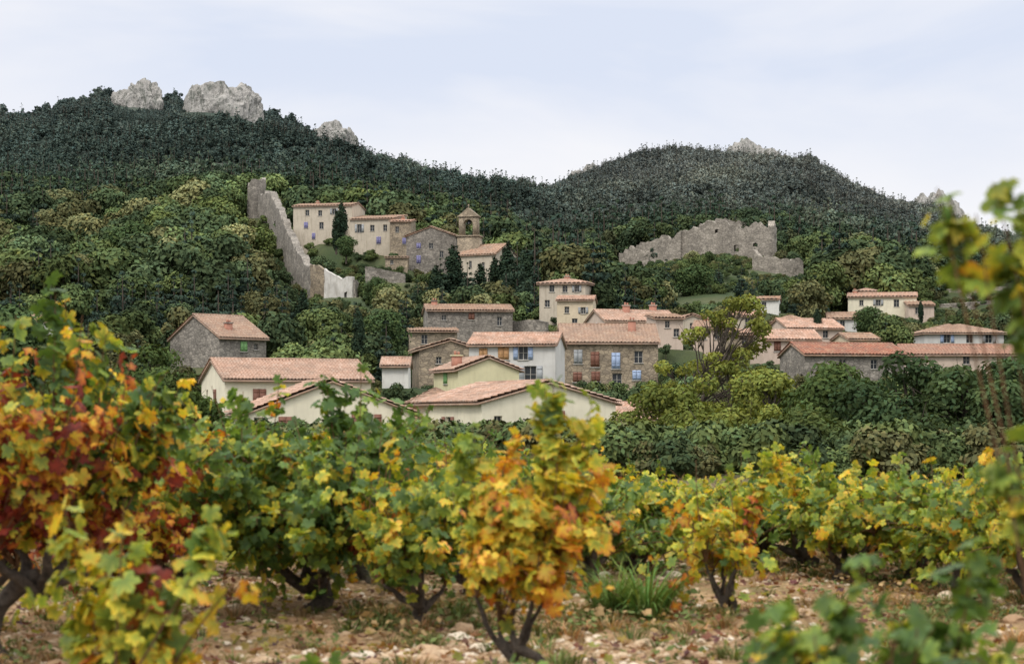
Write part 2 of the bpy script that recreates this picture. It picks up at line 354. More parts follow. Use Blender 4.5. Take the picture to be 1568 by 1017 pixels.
H('village_house',1105,1165,484,510,258,6,'gx',.6,-5,'oldpl','roofp',[('P',1120,493,.7,.9),('P',1145,493,.7,.9)])
H('village_house',1150,1192,459,476,300,6,'gx',.5,-10,'white','roofo',[('P',1170,467,.7,.8)])
H('village_house',1192,1238,492,512,272,6,'hip',.8,4,'oldpl','roofo',[('P',1215,501,.7,.9)])
H('village_house',1268,1312,488,506,285,6,'gx',.9,-6,'grey','roofo',[('P',1290,496,.7,.9)])
H('village_house',1062,1118,502,545,226,6,'gx',.8,-10,'pink','roofo',[('P',1078,514,.6,.9),('P',1098,514,.6,.9)],[(.3,.5,.3)])
H('village_house',1122,1172,512,545,215,6,'sf',.7,8,'stone','roofp',[('P',1140,522,.6,.9)])
H('village_house',1040,1082,490,515,250,5,'gy',.6,10,'oldpl','roofp',[('P',1060,500,.6,.8)])
H('village_house',1300,1345,520,545,222,6,'gx',.7,10,'ochre','roofo',[('P',1320,530,.6,.8)])

def bell_tower():
    d=364; k=d/F; root=bpy.data.objects.new('bell_tower',None); scene.collection.objects.link(root)
    zb=Z(400,d); root.location=(X(717,d),d-1,zb); root.rotation_euler=(0,0,math.radians(-12))
    m=MB(); w=1.75; D=1.6; z1=(400-362)*k; z2=(400-334)*k; r=.85
    m.box(-w-.25,w+.25,-.2,D+1.2,-3,z1-.25); m.box(-w-.45,w+.45,-.4,D+1.4,z1-.248,z1)
    y0,y1=0,D; zs=z1+(z2-z1)*.62
    m.box(-w,-r,y0,y1,z1+.002,z2); m.box(r,w,y0,y1,z1+.002,z2)
    n=10; an=[math.pi*i/n for i in range(n+1)]
    for i in range(n):
        a0,a1=an[i],an[i+1]; xa,xb=r*math.cos(a0),r*math.cos(a1); za,zb_=zs+r*math.sin(a0),zs+r*math.sin(a1)
        for y in (y0,y1): m.quad((xa,y,za),(xa,y,z2),(xb,y,z2),(xb,y,zb_))
        m.quad((xa,y0,za),(xa,y1,za),(xb,y1,zb_),(xb,y0,zb_))
    m.box(-w-.2,w+.2,-.2,D+.2,z2+.002,z2+.25)
    t=z2+.252; m.add([(-w-.1,-.1,t),(w+.1,-.1,t),(0,-.1,t+1.5),(-w-.1,D+.1,t),(w+.1,D+.1,t),(0,D+.1,t+1.5)],[[0,1,2],[4,3,5]])
    m.add([(-w-.1,-.1,t),(w+.1,-.1,t),(0,-.1,t+1.5),(-w-.1,D+.1,t),(w+.1,D+.1,t),(0,D+.1,t+1.5)],[[0,2,5,3],[1,4,5,2]])
    m.box(-.12,.12,.3,.5,t+1.4,t+2.1)
    obj('masonry',m.build('bell_tower_masonry',[M['stone']]),parent=root)
    b=MB(); th=np.linspace(0,2*math.pi,13)[:-1]; prof=[(.05,.9),(.2,.85),(.28,.5),(.42,.1)]
    V=[(rr*math.cos(t_),D/2+rr*math.sin(t_),zs+z) for rr,z in prof for t_ in th]
    Fa=[[i*12+j,i*12+(j+1)%12,(i+1)*12+(j+1)%12,(i+1)*12+j] for i in range(3) for j in range(12)]
    b.add(V,Fa); obj('bell',b.build('bell',[M['glass']],True),parent=root)
    PROT.append((698,738,315,395,360))
bell_tower()

# ------------------------------------------------------------ ruined walls
def ruin(name,pts,thick,mat,seed=0,rag=.8,holes=(),pad=True):
    P=np.array([(X(p,d),d,Z(yb,d),Z(yt,d)) for p,d,yb,yt in pts])
    seg=np.r_[0,np.cumsum(np.hypot(np.diff(P[:,0]),np.diff(P[:,1])))]
    n=int(seg[-1]/.6)+1; s=np.linspace(0,seg[-1],n+1)
    Q=np.c_[[np.interp(s,seg,P[:,i]) for i in range(4)]].T
    top=Q[:,3]+rag*fbm(s*.35+seed*7,s*0+seed,4,seed)+.3*rag*np.round(2.4*fbm(s*1.1,s*0+3,2,seed+5))
    base=Q[:,2]-2.5
    t=np.gradient(Q[:,:2],axis=0); t/=np.linalg.norm(t,axis=1)[:,None]; nn=np.c_[t[:,1],-t[:,0]]*thick/2
    m=MB(); rows=14; jit=RNG.normal(0,.07,(n+1,rows+1))
    for sg in (1,-1):
        V=[]
        for j in range(rows+1):
            f=j/rows; xy=Q[:,:2]+sg*nn*(1.25-.3*f)+ (nn/np.linalg.norm(nn,axis=1)[:,None])*jit[:,j:j+1]*sg
            V.append(np.c_[xy,base*(1-f)+top*f])
        V=np.concatenate(V); Fa=[]
        for j in range(rows):
            for i in range(n):
                fz=(j+.5)/rows; fs=(i+.5)/n
                if any(abs(fs-h[0])<h[2] and abs(fz-h[1])<h[3] for h in holes): continue
                a=j*(n+1)+i; Fa.append([a,a+1,a+n+2,a+n+1])
        m.add(V,Fa)
        if sg==1: A=V[-(n+1):]; A0=V
        else: B=V[-(n+1):]; B0=V
    i=np.arange(n); m.add(np.concatenate([A,B]),np.c_[i,i+1,i+1+n+1,i+n+1])
    for e in (0,n):
        idx=np.arange(rows+1)*(n+1)+e; j=np.arange(rows)
        m.add(np.concatenate([A0[idx],B0[idx]]),np.c_[j,j+1,j+1+rows+1,j+rows+1])
    o=obj(name,m.build(name,[M[mat]]))
    for a,b in zip(pts,pts[1:]):
        PROT.append((min(a[0],b[0])-2,max(a[0],b[0])+2,min(a[3],b[3]),max(a[2],b[2])-.45*abs(a[2]-a[3]),min(a[1],b[1])))
    if pad:
        for q in P: PADS.append((q[0],q[1],q[2]-.3,4))
    return o
ruin('rampart_wall',[(400,448,332,302),(418,432,350,294),(430,412,392,322),(443,392,420,350),(456,380,438,378),(470,368,456,402),(484,360,470,412)],1.4,'gstone',2,.9)
ruin('watch_tower',[(382,450,338,286),(389,449,338,274),(404,450,338,277),(404,454,338,277),(383,454,338,280),(382,450,338,284)],.8,'gstone',4,.8)
ruin('ruined_house_wall',[(498,355.2,484,414),(541,352,484,430)],.7,'rwhite',5,.6,holes=((.3,.5,.05,.08),(.75,.62,.05,.06)))
ruin('ruined_house_wall',[(478,359,480,404),(488,356,484,408),(498,355.2,484,414)],.7,'stone',16,.5)
ruin('ruined_house_wall',[(541,352,484,430),(548,364,474,434)],.7,'gstone',6,.3)
ruin('castle_ruin',[(1044,505,404,350),(1100,500,402,342),(1140,498,400,346),(1181,496,402,345),(1184,508,398,350)],1.6,'lstone',7,1.4,
     holes=((.28,.8,.018,.05),(.55,.55,.015,.05),(.75,.72,.015,.06),(.42,.5,.012,.04)))
ruin('castle_ruin',[(950,512,408,386),(985,508,410,372),(1020,506,410,362),(1044,504,408,358)],1.4,'lstone',8,1.2)
ruin('castle_ruin',[(1155,470,420,380),(1165,468,430,392),(1200,466,436,396),(1228,468,438,400)],1.2,'lstone',9,.8)
ruin('castle_ruin',[(1060,530,395,352),(1090,540,390,338),(1150,540,390,342)],1.2,'lstone',19,1.2)
ruin('retaining_wall',[(560,352,418,408),(620,350,432,420)],.6,'gstone',11,.2)
ruin('retaining_wall',[(780,235,512,490),(838,232,512,495)],.6,'gstone',12,.3)
ruin('terrace_wall',[(1440,420,470,466),(1520,425,465,461),(1600,430,462,458)],.6,'lstone',13,.1)
ruin('terrace_wall',[(1450,500,447,443),(1520,505,444,440),(1600,510,442,438)],.6,'lstone',14,.1)
ruin('terrace_wall',[(1040,420,462,457),(1120,425,458,453)],.6,'lstone',15,.2)

# ------------------------------------------------------------ ground sheet
rows=np.concatenate([np.arange(-25,6,1.),np.arange(6,26,.09),np.arange(26,30,.3),np.arange(30,100,1.),np.arange(100,620,2.5),np.arange(620,2300,8),np.arange(2300,9000,200)])
cols=np.linspace(-.46,.46,340)
Dg,Ug=np.meshgrid(rows,cols,indexing='ij')
Xg=Ug*(np.maximum(Dg,0)+25); Yg=Dg
Zg=ground(Xg,Yg)
mb=MB(); nr,nc=Dg.shape
idx=(np.arange(nr-1)[:,None]*nc+np.arange(nc-1)[None]).ravel()
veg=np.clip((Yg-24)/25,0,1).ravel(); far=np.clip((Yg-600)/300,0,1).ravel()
mb.add(np.c_[Xg.ravel(),Yg.ravel(),Zg.ravel()],np.c_[idx,idx+1,idx+nc+1,idx+nc],0,np.c_[veg,far,veg*0])
m,nt,out=newmat('ground_soil_and_scrub')
co=objco(nt); at=nt.nodes.new('ShaderNodeAttribute'); at.attribute_name='Col'; sp=nt.nodes.new('ShaderNodeSeparateColor'); nt.links.new(at.outputs[0],sp.inputs[0])
n1=noise(nt,co,.8,8,.65); n2=noise(nt,co,14,6,.7); n3=noise(nt,co,.05,8,.65); n5=noise(nt,co,40,4,.7)
soil=mixc(nt,ramp(nt,n1,[(.35,g(0)),(.65,g(1))]),(.28,.165,.08),(.52,.34,.175))
soil=mixc(nt,ramp(nt,n2,[(.42,g(0)),(.62,g(.85))]),soil,(.17,.10,.05))
soil=mixc(nt,ramp(nt,n5,[(.52,g(0)),(.64,g(.8))]),soil,(.56,.41,.25))
soil=mixc(nt,ramp(nt,noise(nt,co,1.3,7,.65),[(.54,g(0)),(.64,g(.6))]),soil,(.13,.14,.05))
scr=mixc(nt,ramp(nt,n3,[(.4,g(0)),(.6,g(1))]),(.05,.07,.03),(.10,.105,.05))
scr=mixc(nt,ramp(nt,n1,[(.4,g(0)),(.7,g(.8))]),scr,(.04,.055,.03))
frc=mixc(nt,ramp(nt,n3,[(.5,g(0)),(.65,g(1))]),(.045,.062,.05),(.09,.10,.08))  # far scrub, greyed and blued so the colour carries distance haze
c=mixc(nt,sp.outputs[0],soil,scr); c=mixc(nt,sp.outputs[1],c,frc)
finish(nt,out,c,.95,n2,1,.05,.1)
obj('ground',mb.build('ground',[m],True))

# ------------------------------------------------------------ rock outcrops
m,nt,out=newmat('limestone'); co=objco(nt)
n1=noise(nt,co,.06,8,.7); mp=nt.nodes.new('ShaderNodeMapping'); mp.inputs['Scale'].default_value=(1,1,.4); nt.links.new(co,mp.inputs[0]); n2=noise(nt,mp.outputs[0],.28,8,.75)
c=mixc(nt,ramp(nt,n1,[(.38,g(0)),(.62,g(1))]),(.31,.295,.27),(.48,.455,.42)); c=mixc(nt,ramp(nt,n2,[(.49,g(0)),(.60,g(.85))]),c,(.11,.12,.10))
finish(nt,out,c,.95,n2,1,2.0); M['lime']=m
ROCKS=[]
def rk(px,yb,yt,wpx,d,seed,ex=True):
    k=d/F; w=wpx*k; h=(yb-yt)*k; dep=w*.7
    bm=bmesh.new(); bmesh.ops.create_icosphere(bm,subdivisions=6,radius=1)
    for v in bm.verts:
        p=v.co.copy(); q=p*1.4+Vector((seed*5.3,seed*2.1,0))
        f=1+.22*mnoise.fractal(q,1,2.1,5)-.15*abs(mnoise.noise(Vector((p.x*4+seed,p.y*4,p.z*1.6))))-.06*abs(mnoise.noise(Vector((p.x*9+seed,p.y*9,p.z*5))))+.03*mnoise.noise(p*14)
        xx=math.copysign(abs(p.x)**.92,p.x)
        zz=math.copysign(abs(p.z)**.85,p.z)*f*(1+.22*mnoise.noise(Vector((p.x*2.2+seed,p.y*2,0)))+.06*mnoise.noise(Vector((p.x*7+seed,p.y*7,0))))
        v.co=Vector((xx*f*w/2,p.y*f*dep/2,zz*h*1.05))
    me=bpy.data.meshes.new('limestone_outcrop'); bm.to_mesh(me); bm.free(); me.materials.append(M['lime'])
    obj('limestone_outcrop',me,(X(px,d),d,Z(yb,d)))
    if ex: ROCKS.append((px,wpx/2,yt,yb,d))
rk(343,180,124,112,1345,1); rk(310,178,136,60,1340,21); rk(380,182,147,50,1345,22)
rk(218,164,128,66,1350,2); rk(192,158,139,42,1355,23)
rk(508,214,190,56,1420,3); rk(532,222,201,34,1425,31)
rk(1150,270,225,104,1800,4); rk(1112,270,246,60,1800,41); rk(1196,268,240,66,1800,42); rk(1158,256,226,46,1805,43)
rk(1432,364,300,88,1795,5); rk(1458,366,320,50,1790,51); rk(1408,358,318,44,1790,52)
rk(1325,314,292,44,1800,6); rk(885,286,264,34,1800,7); rk(905,270,253,26,1810,8)

# ------------------------------------------------------------ foliage building blocks
def unit(v): return v/np.maximum(np.linalg.norm(v,axis=-1,keepdims=True),1e-9)
def leafquads(mb,P,Nn,s,mat,C,asp=.55):
    n=len(P); r=RNG.normal(size=(n,3)); t=unit(np.cross(Nn,r)); b=unit(np.cross(Nn,t)); s=np.asarray(s)[:,None]
    V=np.stack([P+t*s,P+b*s*asp,P-t*s,P-b*s*asp],1).reshape(-1,3)
    Fa=np.arange(4*n).reshape(n,4); mb.add(V,Fa,mat,np.repeat(C,4,axis=0))
def tube(mb,pts,rad,sides=6,mat=0):
    pts=np.asarray(pts,float); rad=np.asarray(rad,float); t=unit(np.gradient(pts,axis=0)); ref=np.array([.83,.31,.13])
    a=unit(np.cross(t,ref)); b=np.cross(t,a); th=np.linspace(0,2*np.pi,sides,endpoint=False)
    rj=1+(RNG.uniform(-.18,.18,(len(pts),sides,1)) if sides>=7 else 0)
    ring=pts[:,None]+rad[:,None,None]*rj*(np.cos(th)[None,:,None]*a[:,None]+np.sin(th)[None,:,None]*b[:,None])
    n=len(pts); i=np.arange(n-1)[:,None]*sides; j=np.arange(sides)[None]; k=(j+1)%sides
    Fa=np.stack([i+j,i+k,i+sides+k,i+sides+j],-1).reshape(-1,4); mb.add(ring.reshape(-1,3),Fa,mat)
def bez(p0,p1,p2,n):
    t=np.linspace(0,1,n)[:,None]; return (1-t)**2*np.array(p0)+2*t*(1-t)*np.array(p1)+t*t*np.array(p2)
def crown(mb,cs,rs,n,leaf,var=.25,flatz=.8,up=.2):
    cs=np.array(cs);rs=np.array(rs); w=rs**2/np.sum(rs**2); k=RNG.choice(len(cs),n,p=w)
    dr=unit(RNG.normal(size=(n,3))+np.array([0,0,up])); rad=rs[k]*RNG.uniform(.45,1.08,n)**.6
    P=cs[k]+dr*rad[:,None]*np.array([1,1,flatz]); Nn=unit(dr+RNG.normal(size=(n,3))*.45+np.array([0,0,.35]))
    br=(1+RNG.uniform(-var,var,len(cs)))[k]*(1+RNG.uniform(-.18,.18,n)); hue=RNG.normal(0,.06,n)
    C=np.c_[br*(1+hue),br,br*(1-hue)]
    leafquads(mb,P,Nn,leaf*RNG.uniform(.6,1.3,n),0,C)
def broadleaf(seed,n,leaf,Hh=7,R=3,ncl=18,name='broadleaf',fol='finst',trunkz=.3,var=.18):
    global RNG; RNG=np.random.default_rng(seed); mb=MB(); cs=[];rs=[]
    for i in range(ncl):
        a=RNG.uniform(0,6.283); f=RNG.uniform(0,1)**.6; zz=RNG.uniform(-1,1); rr=math.sqrt(max(0,1-zz*zz))*f
        cs.append((R*.72*rr*math.cos(a),R*.72*rr*math.sin(a),Hh*(.56+.30*zz))); rs.append(R*RNG.uniform(.26,.48))
    crown(mb,cs,rs,n,leaf,var)
    tube(mb,bez((0,0,-1),(.2,.1,Hh*.3),(0,0,Hh*.7),6),np.linspace(.22,.06,6)*Hh/7,6,1)
    for c in cs[:9]: tube(mb,bez((0.05,0.05,Hh*trunkz),(c[0]*.4,c[1]*.4,Hh*.45),c,5),np.linspace(.1,.03,5)*Hh/7,5,1)
    return mb.build(name,[M[fol] if isinstance(fol,str) else fol,M['wood']])
def conifer(seed,n,leaf,Hh=8,R=2.2,name='pine',fol='finst',shape='pine'):
    global RNG; RNG=np.random.default_rng(seed); mb=MB(); cs=[];rs=[]
    if shape=='pine':
        L=9
        for l in range(L):
            f=l/(L-1); rr=R*(1-f)**.8*(1 if f>.12 else .75)
            for q in range(max(1,int(6*(1-f)+1))):
                a=RNG.uniform(0,6.283); r_=rr*RNG.uniform(.35,.85)
                cs.append((r_*math.cos(a),r_*math.sin(a),Hh*(.18+.8*f)-r_*.1)); rs.append(max(.3,rr*.4))
    else:
        for l in range(16):
            f=l/15; rr=R*(math.sin(math.pi*min(1,f*.9+.12))**.6)
            for q in range(3):
                a=RNG.uniform(0,6.283); cs.append((rr*.4*math.cos(a),rr*.4*math.sin(a),Hh*(.05+.9*f))); rs.append(rr*.6)
    crown(mb,cs,rs,n,leaf,.2,.75 if shape=='pine' else 1.7,.1)
    tube(mb,bez((0,0,-1),(0.1,0,Hh*.4),(0,0,Hh*.95),6),np.linspace(.2,.03,6)*Hh/8,6,1)
    for c in cs[:10]: tube(mb,bez((0,0,c[2]-.2),(c[0]*.5,c[1]*.5,c[2]-.1),c,4),np.linspace(.06,.02,4),4,1)
    return mb.build(name,[M[fol] if isinstance(fol,str) else fol,M['wood']])
def mkcoll(name,meshes):
    c=bpy.data.collections.new(name)
    for i,me in enumerate(meshes): c.objects.link(bpy.data.objects.new('%s_form_%d'%(name,i),me))
    return c
def scatter(name,P,sc,rz,idx,tint,coll):
    me=bpy.data.meshes.new(name); me.vertices.add(len(P)); me.vertices.foreach_set('co',np.asarray(P,float).ravel())
    def at(n,t,v,f='value'):
        a=me.attributes.new(n,t,'POINT'); a.data.foreach_set(f,np.asarray(v).ravel())
    if np.ndim(sc)==1: sc=np.c_[sc,sc,sc]
    at('sc','FLOAT_VECTOR',sc.astype(np.float32),'vector')
    rot=np.c_[np.zeros((len(P),2)),rz]
    at('rt','FLOAT_VECTOR',rot.astype(np.float32),'vector'); at('ix','INT',idx.astype(np.int32)); at('tint','FLOAT_VECTOR',np.asarray(tint,np.float32),'vector')
    o=obj(name,me)
    ng=bpy.data.node_groups.new(name+'_nodes','GeometryNodeTree')
    ng.interface.new_socket('Geometry',in_out='INPUT',socket_type='NodeSocketGeometry'); ng.interface.new_socket('Geometry',in_out='OUTPUT',socket_type='NodeSocketGeometry')
    gi=ng.nodes.new('NodeGroupInput'); go=ng.nodes.new('NodeGroupOutput'); ip=ng.nodes.new('GeometryNodeInstanceOnPoints')
    ci=ng.nodes.new('GeometryNodeCollectionInfo'); ci.inputs['Collection'].default_value=coll; ci.inputs['Separate Children'].default_value=True; ci.inputs['Reset Children'].default_value=True
    def na(n,t):
        q=ng.nodes.new('GeometryNodeInputNamedAttribute'); q.data_type=t; q.inputs['Name'].default_value=n; return q.outputs['Attribute']
    L=ng.links.new
    L(gi.outputs[0],ip.inputs['Points']); L(ci.outputs[0],ip.inputs['Instance']); ip.inputs['Pick Instance'].default_value=True
    L(na('ix','INT'),ip.inputs['Instance Index']); L(na('sc','FLOAT_VECTOR'),ip.inputs['Scale'])
    er=ng.nodes.new('FunctionNodeEulerToRotation'); L(na('rt','FLOAT_VECTOR'),er.inputs[0]); L(er.outputs[0],ip.inputs['Rotation'])
    L(ip.outputs[0],go.inputs[0])
    md=o.modifiers.new('scatter','NODES'); md.node_group=ng
    return o

# ------------------------------------------------------------ mountain forest
far_coll=mkcoll('mountain_tree',[broadleaf(1,340,.66,6,3.0,9),broadleaf(2,340,.66,6.5,3.3,9),conifer(3,300,.6,9,2.7),conifer(4,300,.55,9.5,2.4)])
RNG=np.random.default_rng(11); n=50000
d=np.sqrt(RNG.uniform(590**2,1960**2,n)); u=RNG.uniform(-.33,.33,n); x=u*d; px=CX+F*u
R=Rof(px); keep=(d<R+30)
for (rpx,rw,yt,yb,rd) in ROCKS: keep&=~((np.abs(px-rpx)<rw*.9)&(d>rd-rw*.32*rd/F*2-22)&(d<rd+90))
keep&=~(fbm(x/30+9,d/50,4,37)>.46)
x,d,px,R=x[keep],d[keep],px[keep],R[keep]; n=len(x)
z=ground(x,d)
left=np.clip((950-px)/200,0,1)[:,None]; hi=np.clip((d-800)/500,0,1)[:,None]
tint=left*((1-hi)*np.array([.054,.082,.060])+hi*np.array([.074,.100,.090]))+(1-left)*((1-hi)*np.array([.066,.090,.071])+hi*np.array([.112,.127,.116]))  # foliage colour with distance haze painted in: paler and bluer farther back
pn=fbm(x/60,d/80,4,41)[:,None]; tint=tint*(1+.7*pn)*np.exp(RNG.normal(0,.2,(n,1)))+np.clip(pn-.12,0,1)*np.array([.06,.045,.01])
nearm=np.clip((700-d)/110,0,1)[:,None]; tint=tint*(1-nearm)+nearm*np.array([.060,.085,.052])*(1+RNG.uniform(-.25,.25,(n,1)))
crest=np.abs(d-R)<60
idx=np.where(RNG.uniform(size=n)<np.where(crest,.85,.5),RNG.integers(0,2,n),RNG.integers(2,4,n))
sc=RNG.uniform(.6,1.4,n); big=RNG.uniform(size=n)<.10
sc=np.where(crest,np.where(big,RNG.uniform(1.,1.6,n),sc*.62),sc)
nearrock=np.zeros(n,bool)
for (rpx,rw,yt,yb,rd) in ROCKS: nearrock|=(np.abs(px-rpx)<rw*1.2)&(np.abs(d-rd)<200)
sc=np.where(nearrock,np.minimum(sc,.55),sc)
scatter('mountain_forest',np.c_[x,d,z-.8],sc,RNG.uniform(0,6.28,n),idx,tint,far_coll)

# ------------------------------------------------------------ hillside woods + village trees
mid_coll=mkcoll('hill_tree',[broadleaf(21,3000,.30,7,3.5,18),broadleaf(22,3000,.28,8,3.3,20),broadleaf(23,2800,.30,6,3.7,16),broadleaf(24,2800,.27,7.5,2.9,16),conifer(25,2600,.28,10,2.8),conifer(26,2200,.26,9,2.2),broadleaf(27,1500,.2,2.6,2,12,trunkz=.05)])
RNG=np.random.default_rng(12)
def ok(px,d,z,hm,wm):
    y1=HY-(z+hm-EYE)*F/d; y0=HY-(z-EYE)*F/d; w=wm*F/d
    k=np.ones(len(px),bool)
    for (a,b,yt,yb,hd) in PROT: k&=~((d<hd+1)&(px+w>a)&(px-w<b)&(y1<yb)&(y0>yt))
    return k
n=6800; d=np.sqrt(RNG.uniform(105**2,650**2,n)); u=RNG.uniform(-.33,.33,n)
x=u*d; px=CX+F*u; z=ground(x,d)
kind=fbm(x/40,d/40,3,51)
lefth=(px<440)&(d>330)&(d<500)
idx=np.where(RNG.uniform(size=n)<np.where(lefth,.06,np.clip(.3+kind,.1,.85)),RNG.integers(4,6,n),RNG.integers(0,4,n))
sc=RNG.uniform(.8,2.0,n)*np.where(d<300,.55,1)
openz=((px>1040)&(px<1320)&(d>380)&(d<520))|((px>480)&(px<640)&(d>345)&(d<400))|((px>1430)&(d>400)&(d<620)); sm=openz&(RNG.uniform(size=n)<.75)
idx=np.where(sm|(d<150),6,idx); sc=np.where(sm,RNG.uniform(.35,.8,n),sc)
HM=np.array([7,8,6,7.5,10,9,2.8]); WM=np.array([3.3,3.1,3.4,2.7,2.5,2,2])
k=ok(px,d,z,HM[idx]*sc,WM[idx]*sc)
sc2=np.where(k,sc,sc*.42); k=k|ok(px,d,z,HM[idx]*sc2,WM[idx]*sc2); sc=sc2
for (hx,hy,hz,r) in PADS: k&=(np.hypot(x-hx,d-hy)>(r*1.1+.5 if r>4.1 else 2))
k&=(RNG.uniform(size=n)<np.interp(d,[105,240,300],[.6,.95,1]))
x,d,px,z,idx,sc=[q[k] for q in (x,d,px,z,idx,sc)]; n=len(x)
pal=np.array([[.080,.108,.043],[.102,.130,.048],[.060,.084,.041],[.115,.115,.052],[.068,.096,.045],[.090,.122,.047]])
pi=(fbm(x/35,d/35,3,61)*2.6+2.2+RNG.normal(0,1.2,n)).round().clip(0,5).astype(int)
tint=pal[pi]*np.exp(RNG.normal(0,.27,(n,1)))
con=(idx==4)|(idx==5); tint=np.where(con[:,None],np.array([.040,.060,.043])*(1+RNG.uniform(-.2,.3,(n,1))),tint)
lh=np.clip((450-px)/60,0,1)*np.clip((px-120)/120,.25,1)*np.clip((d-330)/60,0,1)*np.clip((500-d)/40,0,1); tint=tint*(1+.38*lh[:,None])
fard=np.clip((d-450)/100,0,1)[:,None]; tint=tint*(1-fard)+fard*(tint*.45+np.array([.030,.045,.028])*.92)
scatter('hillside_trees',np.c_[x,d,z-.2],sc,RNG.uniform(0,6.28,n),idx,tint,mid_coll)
n=16000; d=np.sqrt(RNG.uniform(100**2,600**2,n)); u=RNG.uniform(-.33,.33,n); x=u*d; px=CX+F*u; z=ground(x,d)
sc=RNG.uniform(.2,.75,n); k=ok(px,d,z,2.4*sc,1.6*sc)
for (hx,hy,hz,r) in PADS: k&=(np.hypot(x-hx,d-hy)>(r*.95 if r>4.1 else 1.5))
x,d,px,z,sc=[q[k] for q in (x,d,px,z,sc)]
n2_=1500; d2=RNG.uniform(42,104,n2_); u2=RNG.uniform(-.33,.33,n2_); x=np.r_[x,u2*d2]; z=np.r_[z,ground(u2*d2,d2)]; d=np.r_[d,d2]; sc=np.r_[sc,RNG.uniform(.2,.5,n2_)]; n=len(x)
tint=pal[RNG.integers(0,6,n)]*(1+RNG.uniform(-.25,.3,(n,1)))
scatter('shrubs',np.c_[x,d,z-.1],sc,RNG.uniform(0,6.28,n),np.full(n,6),tint,mid_coll)

fc=foliage('cypress_foliage',(.032,.050,.03),trans=0); fp=foliage('pine_foliage',(.040,.060,.04),trans=0); fo=foliage('oak_foliage',(.07,.105,.042),trans=0); fl=foliage('lime_foliage',(.12,.15,.05),trans=0)
cyp=conifer(31,3000,.2,10,1.1,'cypress_tree',fc,'cyp'); pin=conifer(32,4500,.26,12,3.6,'pine_tree',fp); oak=broadleaf(33,4500,.24,8,3.6,30,'oak_tree',fo); lim=broadleaf(34,4500,.22,8,3.4,28,'lime_tree',fl)
def T(kind,px,yb,yt,d,wf=1):
    me={'cypress_tree':cyp,'pine_tree':pin,'oak_tree':oak,'lime_tree':lim}[kind]; h0={'cypress_tree':10,'pine_tree':12,'oak_tree':7.6,'lime_tree':7.6}[kind]
    s=(yb-yt)*d/F/h0; o=obj(kind,me,(X(px,d),d,Z(yb,d)),random.uniform(0,6)); o.scale=(s*wf,s*wf,s)
T('cypress_tree',523,384,304,376,1.3); T('cypress_tree',515,384,318,375,1.1); T('cypress_tree',548,560,464,170,1.1); T('cypress_tree',463,520,438,230,1.5); T('cypress_tree',757,475,386,328,1.3); T('cypress_tree',1252,520,468,240,1.5); T('cypress_tree',1410,495,458,318,1.3)
T('cypress_tree',778,485,360,322,1.2);T('cypress_tree',806,485,374,316,1.4);T('cypress_tree',694,472,368,326,1.5);T('cypress_tree',668,482,400,324,1.5);T('cypress_tree',735,474,398,325,1.5)
T('pine_tree',700,480,376,328,.9); T('pine_tree',674,482,396,325,1.0); T('pine_tree',716,482,402,322,.9); T('pine_tree',792,492,370,300,.85); T('pine_tree',818,485,398,308,.9); T('pine_tree',775,505,415,290,1.1); T('pine_tree',860,440,378,420,1.1); T('pine_tree',745,482,412,318,1.1); T('pine_tree',640,480,430,318,1.2)
T('oak_tree',530,400,362,362,1.2); T('oak_tree',575,470,425,330); T('oak_tree',20,640,468,95,1); T('lime_tree',330,400,304,430,1.3); T('lime_tree',270,430,326,410,1.3); T('oak_tree',205,430,340,400,1.2); T('lime_tree',385,440,350,395,1.1); T('oak_tree',350,470,395,350,1.2); T('oak_tree',590,560,475,200,1); T('lime_tree',500,560,505,185); T('oak_tree',1330,520,470,260,1.2); T('lime_tree',1215,480,430,330,1.3); T('oak_tree',1100,440,395,455); T('lime_tree',935,470,405,400,1.3); T('lime_tree',985,480,420,380,1.3); T('oak_tree',1065,470,405,400,1.2)

# ------------------------------------------------------------ nearer trees (50-80 m)
def bigtree(name,px,d,base,top,wpx,seed,n,leaf,color,ncl,rc,lean=0,limb=1):
    global RNG; RNG=np.random.default_rng(seed)
    k=d/F; Hh=(base-top)*k; Rr=wpx*k/2; fm=foliage(name+'_foliage_%d'%seed,color,trans=.2); mb=MB(); cs=[];rs=[]
    for i in range(ncl):
        a=RNG.uniform(0,6.283); zz=RNG.uniform(-1,1); f=RNG.uniform(.3,1)**.5; rr=math.sqrt(1-zz*zz)*f
        cs.append((Rr*.85*rr*math.cos(a)+lean*(zz+1)*.5,Rr*.85*rr*math.sin(a),Hh*(.56+.36*zz))); rs.append(rc*RNG.uniform(.5,1.3))
    crown(mb,cs,rs,n,leaf,.35,.75)
    hub=np.array([lean*.2,0,Hh*.28]); tube(mb,bez((0,0,-1.5),(-.2,0,Hh*.1),hub,6),np.linspace(.22,.15,6)*limb,8,1)
    lead=bez(hub,hub+np.array([lean*.5,0,Hh*.3]),(lean*1.0,0,Hh*.9),12)
    lead[1:-1]+=RNG.normal(0,.05,(10,3)); tube(mb,lead,np.linspace(.13,.02,12)*limb,7,1)
    for c in cs:
        c=np.array(c); j=int(np.clip((c[2]-hub[2])/(Hh*.62)*8-2.5,0,9)); st=lead[j] if c[2]>hub[2] else hub
        pts=bez(st,(st+c)/2+np.array([0,0,Hh*.04]),c,7)
        pts[1:-1]+=RNG.normal(0,.06,(5,3)); tube(mb,pts,np.linspace(.055,.012,7)*limb,5,1)
        for q in range(4):
            e=c+RNG.normal(0,rc*.6,3); tube(mb,bez(pts[4],(pts[4]+e)/2,e,4),np.linspace(.018,.006,4),4,1)
    return obj(name,mb.build(name,[fm,M['wood']]),(X(px,d),d,Z(base,d)))
bigtree('almond_tree',1035,72,735,438,200,101,6500,.085,(.20,.215,.05),64,.34,2.4,.8)
